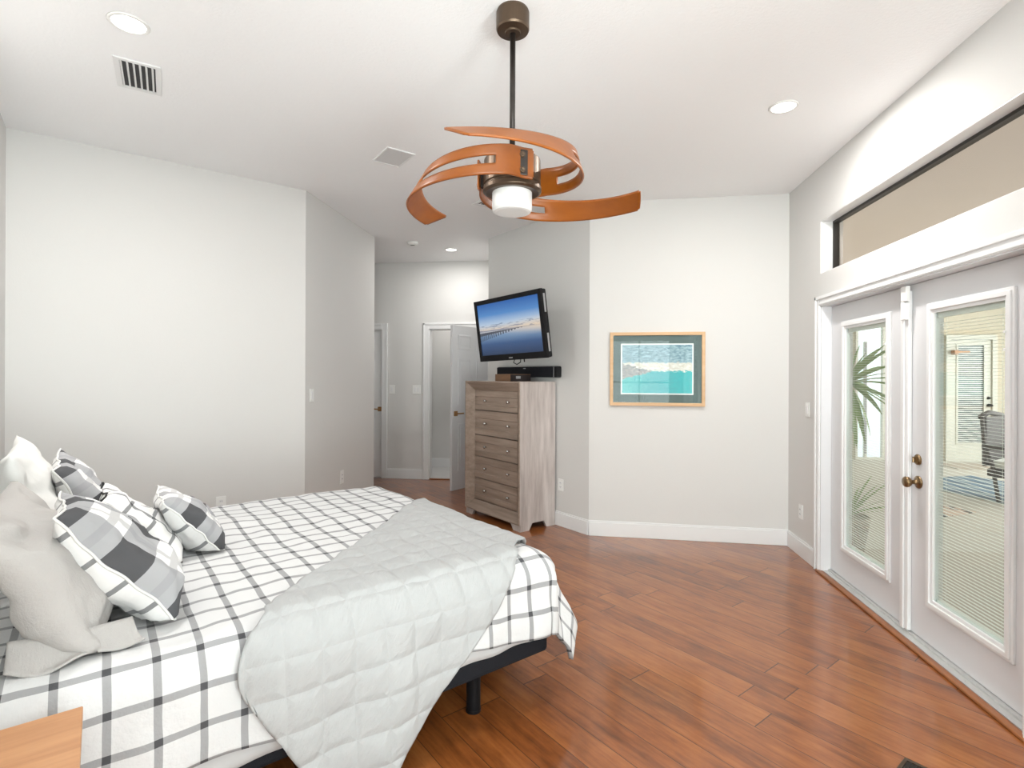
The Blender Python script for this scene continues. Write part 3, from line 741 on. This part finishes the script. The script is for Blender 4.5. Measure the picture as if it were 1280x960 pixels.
def fl(i, j):
    f = i / 40; g = j / 8
    s_ = lerp(.30, .585, f); t_ = 2.80 + .035 * math.sin(f * 3) + (.065 + .025 * math.sin(f * 5 + 1)) * g
    z = .696 - .012 * g + .016 * math.sin(f * 11 + g * 2) * (.3 + g) * .5 + .05 * (1 - g) ** 2
    p = Vector((s_ + .03 * g * f, -t_, z)); return lin.matrix_world.inverted() @ BED @ p
obj('flange', cloth_grid(41, 9, fl, lambda i, j: (i * .008, j * .012)), M['linen'], lin, smooth=True, solid=.006)
pillow('pillow', 'white pillow standing behind the beige linen pillow', .62, .56, .17, (.38, 1.86, PZ), 1.28, [M['white_cotton']], 5.1, roll=.05, wr=1.2)
pillow('cushion', 'big grey and white buffalo check cushion leaning beside the beige linen pillow', .48, .50, .22, (.70, 2.54, PZ), .92, [M['buffalo'], M['pane_check']], 2.2, cat='cushion', piping=M['white_cotton'], wr=.9)
pillow('cushion', 'grey and white buffalo check cushion half hidden between the white pillow and the windowpane cushion', .52, .50, .18, (.575, 1.72, PZ), 1.10, [M['buffalo'], M['pane_check']], 3.7, cat='cushion', piping=M['white_cotton'], wr=1.0, roll=.05)
pillow('cushion', 'white windowpane check cushion between the big and the smallest buffalo cushions', .42, .42, .15, (.775, 1.96, PZ - .005), .88, [M['pane_check']], 7.9, cat='cushion', piping=M['black_matte'], wr=.8)
pillow('cushion', 'smallest grey buffalo check cushion, farthest from the headboard', .38, .36, .17, (.955, 1.90, PZ - .005), .86, [M['buffalo_small'], M['pane_check']], 11.4, cat='cushion', piping=M['white_cotton'], wr=.6)

# ---- nightstand
t = bed_thing('nightstand', 'honey oak nightstand beside the head of the bed in the lower left corner', 'nightstand', (0, 0, 0))
obj('table_top', box(nbm(), .03, .472, -3.66, -3.095, .622, .65), M['oak'], t, bevel=.003)
bm = nbm(); box(bm, .045, .455, -3.64, -3.62, .16, .622); box(bm, .045, .455, -3.135, -3.115, .16, .622); box(bm, .045, .06, -3.62, -3.135, .16, .622); box(bm, .06, .455, -3.62, -3.135, .16, .18); box(bm, .06, .455, -3.62, -3.135, .39, .405)
obj('cabinet_body', bm, M['oak'], t, bevel=.002)
for z0, z1 in ((.185, .385), (.41, .615)):
    d = obj('drawer', box(nbm(), .435, .46, -3.617, -3.138, z0, z1), M['oak'], t, bevel=.002)
    bm = nbm(); lathe(bm, [(0, 0), (.007, 0), (.007, .012), (.014, .018), (.012, .026), (0, .028)], 16, (.46, -3.378, (z0 + z1) / 2), 'X'); obj('knob', bm, M['dark_bronze'], d, smooth=True)
for s in (.07, .43):
    for y in (-3.60, -3.155): obj('leg', cyl(nbm(), (s, y, 0), (s, y, .162), .013, .02, 14), M['oak'], t)

# ================================================================== CHEST OF DRAWERS
CH = (-1.250, 5.710, 0); CW, CD, CH_Z = .95, .466, 1.44
t = thing('chest_of_drawers', 'tall weathered taupe oak chest of drawers with five drawers below the television', 'chest of drawers', CH, -PI / 4)
bm = nbm(); box(bm, CW - .02, CW, .012, CD, .065, CH_Z - .02); box(bm, 0, .02, .012, CD, .065, CH_Z - .02); box(bm, .02, CW - .02, CD - .012, CD, .065, CH_Z - .02); box(bm, .02, CW - .02, .075, CD - .012, .065, .085)
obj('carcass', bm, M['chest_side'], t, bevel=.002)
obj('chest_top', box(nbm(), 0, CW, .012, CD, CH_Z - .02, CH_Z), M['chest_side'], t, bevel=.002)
# bevelled picture-frame surround
bm = nbm(); z0, z1 = .065, CH_Z; wd = .098; dp = .072
O = ((0, z0), (CW, z0), (CW, z1), (0, z1)); I = ((wd, z0 + wd), (CW - wd, z0 + wd), (CW - wd, z1 - wd), (wd, z1 - wd)); E_ = ((.012, z0 + .012), (CW - .012, z0 + .012), (CW - .012, z1 - .012), (.012, z1 - .012))
vs = [[bm.verts.new((p[0], y, p[1])) for p in L] for L, y in ((O, .012), (O, 0), (E_, 0), (I, dp - .01), (I, dp + .02))]
for i in range(4):
    for a in range(4): bm.faces.new((vs[a][i], vs[a][(i + 1) % 4], vs[a + 1][(i + 1) % 4], vs[a + 1][i]))
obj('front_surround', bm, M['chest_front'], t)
DR = ((1.131, 1.342), (.866, 1.126), (.636, .859), (.402, .631), (.170, .397))
for z0, z1 in DR:
    bm = nbm(); xa, xb = wd + .003, CW - wd - .003; h = z1 - z0
    prof = [(dp + .004, z0), (dp - .012, z0 + .003), (dp - .012, z0 + h * .24), (dp - .002, z0 + h * .27), (dp - .002, z0 + h * .66), (dp - .012, z0 + h * .69), (dp - .012, z1 - .003), (dp + .004, z1)]
    L = [bm.verts.new((xa, y, z)) for y, z in prof]; R_ = [bm.verts.new((xb, y, z)) for y, z in prof]
    for i in range(len(prof) - 1): bm.faces.new((L[i], R_[i], R_[i + 1], L[i + 1]))
    bk = [bm.verts.new(p) for p in ((xa, dp + .02, z0), (xb, dp + .02, z0), (xb, dp + .02, z1), (xa, dp + .02, z1))]
    bm.faces.new(bk); bm.faces.new((L[0], bk[0], bk[1], R_[0])); bm.faces.new((L[-1], R_[-1], bk[2], bk[3]))
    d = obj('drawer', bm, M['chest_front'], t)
    for kx in (.30, .70):
        bm = nbm(); lathe(bm, [(0, 0), (.009, 0), (.006, -.012), (.016, -.020), (.014, -.028), (0, -.031)], 16, (kx, dp - .002, z0 + h * .47), 'Y'); obj('knob', bm, M['chrome'], d, smooth=True)
for xs, ys in ((0, 0), (1, 0), (0, 1), (1, 1)):
    bm = nbm(); X = (lambda a: a) if not xs else (lambda a: CW - a); Y = (lambda a: .018 + a) if not ys else (lambda a: CD - a)
    a = [bm.verts.new((X(p), Y(q), .066)) for p, q in ((0, 0), (.16, 0), (.16, .03), (.03, .03), (.03, .15), (0, .15))]
    b = [bm.verts.new((X(p), Y(q), 0)) for p, q in ((0, 0), (.11, 0), (.11, .03), (.03, .03), (.03, .11), (0, .11))]
    bm.faces.new(a); bm.faces.new(b)
    for i in range(6): bm.faces.new((a[i], a[(i + 1) % 6], b[(i + 1) % 6], b[i]))
    obj('foot', bm, M['chest_side'], t)
# wooden box on the chest
t = thing('wooden_box', 'small brown wooden box with dark end panel on top of the chest of drawers', 'box', (-.885, 5.488, CH_Z), -PI / 4)
obj('box_body', box(nbm(), 0, .26, 0, .27, 0, .074), M['box_wood'], t, bevel=.003)
obj('end_panel', box(nbm(), .2595, .2635, .004, .266, .004, .070), M['box_dark'], t)
obj('label_plate', box(nbm(), .2635, .265, .07, .13, .028, .054), M['grey_plastic'], t)
# soundbar on the wall
t = thing('soundbar', 'long black soundbar mounted on the wall just above the chest of drawers', 'soundbar', (-.535, 5.682, 1.482), -PI / 4)   # local y towards the wall
bm = nbm(); box(bm, -.50, .50, -.078, -.004, 0, .112); obj('speaker_body', bm, M['black_matte'], t, bevel=.012)
bm = nbm(); box(bm, -.495, .455, -.080, -.076, .006, .106); obj('speaker_grille', bm, M['black_fabric'], t)
obj('end_band', box(nbm(), .458, .463, -.081, -.05, .004, .108), M['grey_plastic'], t)
obj('maker_mark', box(nbm(), -.02, .02, -.0815, -.0795, .09, .098), M['grey_plastic'], t)
# television
t = thing('television', 'flat television tilted on a wall arm above the chest, showing a pier at dusk', 'television', (-.712, 5.176, 1.966))
t.rotation_mode = 'XYZ'
t.matrix_world = Matrix.Translation((-.712, 5.176, 1.966)) @ Matrix.Rotation(-.762, 4, 'Z') @ Matrix.Rotation(.133, 4, 'X') @ Matrix.Rotation(-.019, 4, 'Y')
TW, TH = 1.05, .6325
bm = nbm(); frame4(bm, -TW / 2, TW / 2, -TH / 2, TH / 2, .045, 0, .03); box(bm, -TW / 2 + .04, TW / 2 - .04, 0.0, .006, -TH / 2 + .04, -TH / 2 + .062)
obj('bezel', bm, M['black_plastic'], t, bevel=.004)
bm = nbm(); box(bm, -TW / 2 + .003, TW / 2 - .003, .03, .075, -TH / 2 + .003, TH / 2 - .003); obj('back_case', bm, M['black_matte'], t, bevel=.012)
bm = nbm(); v = [bm.verts.new(p) for p in ((-TW / 2 + .044, .008, -TH / 2 + .058), (TW / 2 - .044, .008, -TH / 2 + .058), (TW / 2 - .044, .008, TH / 2 - .044), (-TW / 2 + .044, .008, TH / 2 - .044))]; bm.faces.new(v)
o = obj('screen', bm, M['screen'], t)
setuv(o, lambda c: ((c.x + TW / 2 - .044) / (TW - .088), (c.z + TH / 2 - .058) / (TH - .102)))
obj('maker_badge', box(nbm(), -.028, .028, -.002, .002, -TH / 2 + .018, -TH / 2 + .030), M['grey_plastic'], t)
for z in (.10, -.26): obj('side_strip', box(nbm(), TW / 2 - .003, TW / 2 + .001, .030, .050, z, z + .17), M['grey_plastic'], t)
bm = nbm(); tube(bm, [(.0, .05, -TH / 2 + .01), (-.03, .05, -TH / 2 - .03), (.02, .05, -TH / 2 - .05), (.08, .05, -TH / 2 - .03), (.09, .05, -TH / 2 + .01)], .005, 6); tube(bm, [(.14, .05, -TH / 2 + .02), (.14, .05, -TH / 2 - .03)], .006, 6); obj('cable', bm, M['black_matte'], t, smooth=True)
t2 = thing('television_mount', 'black swing arm wall mount behind the television', 'wall mount', (-.375, 5.513, 1.90), -PI / 4)
# local -y points out of the wall
bm = nbm(); box(bm, -.06, .06, -.02, -.002, -.18, .18); obj('wall_plate', bm, M['black_matte'], t2, bevel=.003)
bm = nbm(); box(bm, -.02, .02, -.34, -.02, -.03, .03); box(bm, -.06, -.02, -.355, -.30, -.03, .03); obj('arm', bm, M['black_matte'], t2, bevel=.004)
bm = nbm(); box(bm, -.20, .20, -.372, -.345, -.10, -.06); box(bm, -.20, .20, -.372, -.345, .06, .10); box(bm, -.06, .06, -.372, -.345, -.1, .1); obj('tilt_head', bm, M['black_matte'], t2, bevel=.003)

# ================================================================== PICTURE
def on_back(u): return 5.065 + (u - .082) * (5.005 - 5.065) / (1.836 - .082)
t = thing('framed_picture', 'oak framed print of a turquoise lagoon hung on the pale back wall', 'picture', (.697, on_back(.697) - .002, 1.565), math.atan2(-.06, 1.754))
X, Z = .425, .340
bm = nbm(); frame4(bm, -X, X, -Z, Z, .030, -.028, -.002); obj('picture_frame', bm, M['frame_oak'], t, bevel=.003)
obj('mount_board', box(nbm(), -X + .028, X - .028, -.012, -.003, -Z + .028, Z - .028), M['mat_green'], t)
bm = nbm(); frame4(bm, -.325, .325, -.235, .235, .012, -.0135, -.011); obj('mount_bevel', bm, M['mat_white'], t)
bm = nbm(); v = [bm.verts.new(p) for p in ((-.315, -.0128, -.225), (.315, -.0128, -.225), (.315, -.0128, .225), (-.315, -.0128, .225))]; bm.faces.new(v)
o = obj('print', bm, M['print'], t); setuv(o, lambda c: ((c.x + .315) / .63, (c.z + .225) / .45))
obj('glazing', box(nbm(), -X + .028, X - .028, -.0175, -.0155, -Z + .028, Z - .028), M['picture_glass'], t)

# ================================================================== CEILING FAN
FX, FY = -.307, 2.361
t = thing('ceiling_fan', 'bronze ceiling fan with three twisted teak blades and a white drum light', 'ceiling fan', (FX, FY, CZ))
fz = lambda z: (z - 1.5) * 1.02 + 1.5 - CZ
obj('canopy', lathe(nbm(), [(0, 0), (.070, 0), (.074, -.01), (.074, -.082), (.070, -.090), (.036, -.094), (.034, -.102), (.022, -.102), (.0, -.102)], 40), M['bronze'], t, smooth=False, bevel=.0)
obj('downrod', cyl(nbm(), (0, 0, -.100), (0, 0, fz(2.44)), .0125, n=20), M['dark_bronze'], t, smooth=True)
bm = nbm(); lathe(bm, [(0, fz(2.475)), (.03, fz(2.475)), (.035, fz(2.455)), (.110, fz(2.45)), (.126, fz(2.44)), (.128, fz(2.335)), (.1225, fz(2.333)), (.1225, fz(2.326)), (.131, fz(2.322)), (.131, fz(2.303)), (.118, fz(2.296)), (.092, fz(2.300)), (.0, fz(2.300))], 56)
obj('motor_housing', bm, M['bronze'], t, smooth=False, bevel=.002)
bm = nbm(); lathe(bm, [(0, fz(2.305)), (.086, fz(2.305)), (.089, fz(2.298)), (.089, fz(2.226)), (.083, fz(2.216)), (.07, fz(2.213)), (0, fz(2.213))], 48); obj('light_shade', bm, M['opal'], t, smooth=False, bevel=.001)
def blade_pt(phi, wv, root):
    """phi in degrees of sweep from the root, wv in [-.5,.5] across the blade"""
    phi = phi - 10 * (wv + .5) * (phi / 180) ** 5
    r = .147 + .488 * (max(0, phi - 16) / 164) ** 1.42
    if phi < 16: r = .147 / math.cos(math.radians((16 - phi)))
    f = max(0, min(1, (phi - 60) / 120)); f = f * f * (3 - 2 * f)
    al = math.radians(-90 + 56 * f)
    width = .128 - .022 * (phi / 180)
    zc = 2.378 - .070 * max(0, min(1, (phi - 40) / 140))
    a = math.radians(root - phi)
    rr = r + wv * width * math.cos(al) * 1.0; z = zc + wv * width * math.sin(al)
    return Vector((rr * math.cos(a), rr * math.sin(a), fz(z)))
YAWA = math.degrees(.1281)
for root in (-54 + YAWA, 66 + YAWA, 186 + YAWA):
    bm = nbm(); NP, NW = 92, 11
    V = [[bm.verts.new(blade_pt(180 * i / NP, -.5 + j / NW, root)) for j in range(NW + 1)] for i in range(NP + 1)]
    for i in range(NP):
        for j in range(NW):
            ph = 180 * (i + .5) / NP
            if 4 <= j <= 6 and 55 < ph < 122: continue
            bm.faces.new((V[i][j], V[i + 1][j], V[i + 1][j + 1], V[i][j + 1]))
    loose = [v for v in bm.verts if not v.link_faces]
    bmesh.ops.delete(bm, geom=loose, context='VERTS')
    cs = [v for v in (V[0][0], V[0][-1], V[-1][0], V[-1][-1])]
    bmesh.ops.bevel(bm, geom=cs, offset=.010, segments=3, affect='VERTICES')
    b = obj('blade', bm, M['blade'], t, smooth=True, solid=.008)
    ph = 20; a = math.radians(root - ph); rad = Vector((math.cos(a), math.sin(a), 0)); tan = Vector((-math.sin(a), math.cos(a), 0)); c = rad * .153 + Vector((0, 0, fz(2.378)))
    bm = nbm(); box(bm, -.003, .004, -.024, .024, -.054, .054)
    Mx = Matrix((( *rad[:1], tan[0], 0, c[0]), (rad[1], tan[1], 0, c[1]), (0, 0, 1, c[2]), (0, 0, 0, 1)))
    bm.transform(Mx); obj('mounting_plate', bm, M['dark_bronze'], b, bevel=.003)
    bm = nbm(); box(bm, -.03, -.006, -.018, .018, -.045, .045); bm.transform(Mx); obj('bracket', bm, M['dark_bronze'], b, bevel=.003)
    for z in (.032, -.032):
        bm = nbm(); lathe(bm, [(0, .003), (.013, .003), (.012, .009), (.006, .0095), (.0045, .006), (0, .006)], 16, (0, 0, z), 'X'); bm.transform(Mx); obj('screw', bm, M['bronze'], b, smooth=True)

# ================================================================== CEILING FITTINGS
def can(loc, label, dia=.085, power=CAN_POWER):
    t = thing('recessed_light', label, 'ceiling light', (loc[0], loc[1], CZ), group='round recessed ceiling lights')
    obj('trim_ring', lathe(nbm(), [(dia - .018, -.001), (dia - .016, -.007), (dia - .004, -.005), (dia, -.001)], 36), M['plastic_white'], t, smooth=True)
    obj('lens', lathe(nbm(), [(0, -.003), (dia - .017, -.003), (dia - .017, -.001), (0, -.001)], 32), M['lens'], t)
    l = bpy.data.lights.new('lamp', 'AREA'); l.shape = 'DISK'; l.size = dia * 1.8; l.energy = power; l.color = (1, .98, .95)
    lo = bpy.data.objects.new('lamp', l); COL.objects.link(lo); lo.parent = t; lo.location = (0, 0, -.02)
    return t
can((-2.09, 2.225), 'recessed ceiling light above the louvred air vent near the left wall')
can((1.21, 3.395), 'recessed ceiling light near the right wall above the french doors')
can((-1.67, 6.74), 'recessed ceiling light in the hall beyond the chest of drawers', power=CAN_POWER * .45)
# supply vent with louvres
t = thing('air_vent', 'white louvred air vent in the ceiling below the left recessed light', 'vent', (-2.405, 2.626, CZ), math.atan2(.134, .159), 'louvred air vents in the ceiling')
bm = nbm(); frame4(bm, -.104, .104, -.17, .17, .026, 0, .008)
for v in bm.verts: v.co = Vector((v.co.x, v.co.z, -v.co.y))
obj('vent_frame', bm, M['metal_white'], t, bevel=.002)
obj('duct_shade', box(nbm(), -.078, .078, -.144, .144, -.0015, -.0005), M['vent_dark'], t)  # flat dark sheet, paints the shade inside the vent opening
for i in range(6):
    x = -.076 + i * .0275
    bm = nbm(); v = [bm.verts.new(p) for p in ((x, -.144, -.003), (x + .008, -.144, -.012), (x + .008, .144, -.012), (x, .144, -.003))]; bm.faces.new(v)
    obj('louvre', bm, M['metal_white'], t, solid=.003)
# plain square grille
t = thing('ceiling_speaker', 'flat pale square grille in the ceiling left of the fan', 'ceiling grille', (-1.392, 3.829, CZ), math.atan2(.144, .155))
obj('grille', box(nbm(), -.103, .103, -.140, .140, -.006, -.0), M['vent_grey'], t)
bm = nbm(); frame4(bm, -.108, .108, -.146, .146, .010, 0, .009)
for v in bm.verts: v.co = Vector((v.co.x, v.co.z, -v.co.y))
obj('grille_rim', bm, M['metal_white'], t)
# vent seen behind the fan light
t = thing('air_vent', 'air vent in the ceiling seen just behind the fan light', 'vent', (-.82, 4.985, CZ), PI / 4, 'louvred air vents in the ceiling')
bm = nbm(); frame4(bm, -.17, .17, -.12, .12, .035, 0, .008)
for v in bm.verts: v.co = Vector((v.co.x, v.co.z, -v.co.y))
obj('vent_frame', bm, M['metal_white'], t)
obj('duct_shade', box(nbm(), -.135, .135, -.085, .085, -.0015, -.0005), M['vent_dark'], t)  # thin dark sheet standing in for shade behind the louvres
for i in range(5):
    x = -.11 + i * .050
    bm = nbm(); v = [bm.verts.new(p) for p in ((x, -.085, -.003), (x + .004, -.085, -.006), (x + .004, .085, -.006), (x, .085, -.003))]; bm.faces.new(v); obj('louvre', bm, M['metal_white'], t, solid=.003)
# smoke detector
t = thing('smoke_detector', 'round white smoke detector on the hall ceiling left of the hall light', 'smoke detector', (-2.05, 6.323, CZ))
obj('detector_body', lathe(nbm(), [(0, 0), (.066, 0), (.066, -.014), (.052, -.030), (.04, -.034), (0, -.034)], 32), M['plastic_white'], t, smooth=True)
obj('sounder_slot', box(nbm(), -.028, .022, -.012, .012, -.036, -.033), M['vent_dark'], t)

# ================================================================== WALL PLATES
def plate(name, label, cat, loc, rz, wd=.072, ht=.118, gang=1, kind='switch', group=None):
    t = thing(name, label, cat, loc, rz, group or ('white light switches on the walls' if kind == 'switch' else 'white outlets low on the walls'))      # local -y faces the room
    obj('cover_plate', box(nbm(), -wd / 2, wd / 2, -.007, 0, -ht / 2, ht / 2), M['plastic_white'], t, bevel=.003)
    for g in range(gang):
        x = (g - (gang - 1) / 2) * .046
        if kind == 'switch':
            obj('rocker', box(nbm(), x - .016, x + .016, -.011, -.006, -.033, .033), M['trim'], t, bevel=.002)
        else:
            for z in (.02, -.02):
                bm = nbm(); cyl(bm, (x, -.006, z), (x, -.0095, z), .0165, n=20); s = obj('socket', bm, M['trim'], t)
                bm = nbm(); box(bm, x - .007, x - .005, -.0105, -.009, z - .004, z + .006); box(bm, x + .005, x + .007, -.0105, -.009, z - .004, z + .006); obj('slots', bm, M['vent_dark'], s)
    return t
plate('light_switch', 'white rocker light switch on the right wall beside the french door casing', 'switch', (1.836, 4.60, 1.233), -PI / 2)
plate('wall_outlet', 'white outlet low on the right wall beside the french doors', 'outlet', (1.836, 4.725, .37), -PI / 2, kind='outlet')
plate('light_switch', 'white light switch alone on the left passage wall near its corner', 'switch', (-2.416, 4.545, 1.314), PI / 2)
plate('wall_outlet', 'white outlet low on the left passage wall beyond the bed', 'outlet', (-2.416, 5.167, .458), PI / 2, kind='outlet', wd=.08, ht=.135)
plate('light_switch', 'single white switch on the hall wall beside the closed white door', 'switch', (-2.717, VF, 1.292), 0, .085, .125)
plate('light_switch', 'double white switch on the hall wall beside the open hall door', 'switch', (-2.346, VF, 1.291), 0, .125, .125, 2)
plate('wall_outlet', 'white outlet low on the left wall just above the far edge of the bed', 'outlet', (-2.882, 3.968, .455), PI / 4, kind='outlet', wd=.075, ht=.118)
plate('wall_outlet', 'white outlet low on the grey wall right of the chest of drawers', 'outlet', (-.188, 5.335, .41), -PI / 4, kind='outlet')
# door alarm sensor on the french doors
t = thing('door_sensor', 'white two piece alarm sensor at the top of the french doors', 'door sensor', (1.878, 3.355, 1.95))
obj('sensor_body', box(nbm(), -.025, .0, -.032, .018, -.012, .075), M['plastic_white'], t, bevel=.003)
obj('magnet', box(nbm(), -.020, .0, -.020, .030, -.118, -.020), M['plastic_white'], t, bevel=.003)
# floor register at the bottom edge
t = thing('floor_register', 'dark metal floor register at the bottom edge of the photo', 'floor vent', (1.27, 2.215, 0), PI / 4)
bm = nbm(); frame4(bm, -.055, .04, -.16, .04, .012, 0, .006)
for v in bm.verts: v.co = Vector((v.co.x, v.co.z, v.co.y))
obj('register_frame', bm, M['bronze'], t)
bm = nbm(); box(bm, -.043, .028, -.148, .028, .0005, .003)
for i in range(10): box(bm, -.043, .028, -.14 + i * .017, -.134 + i * .017, .003, .005)
obj('register_grille', bm, M['dark_bronze'], t)
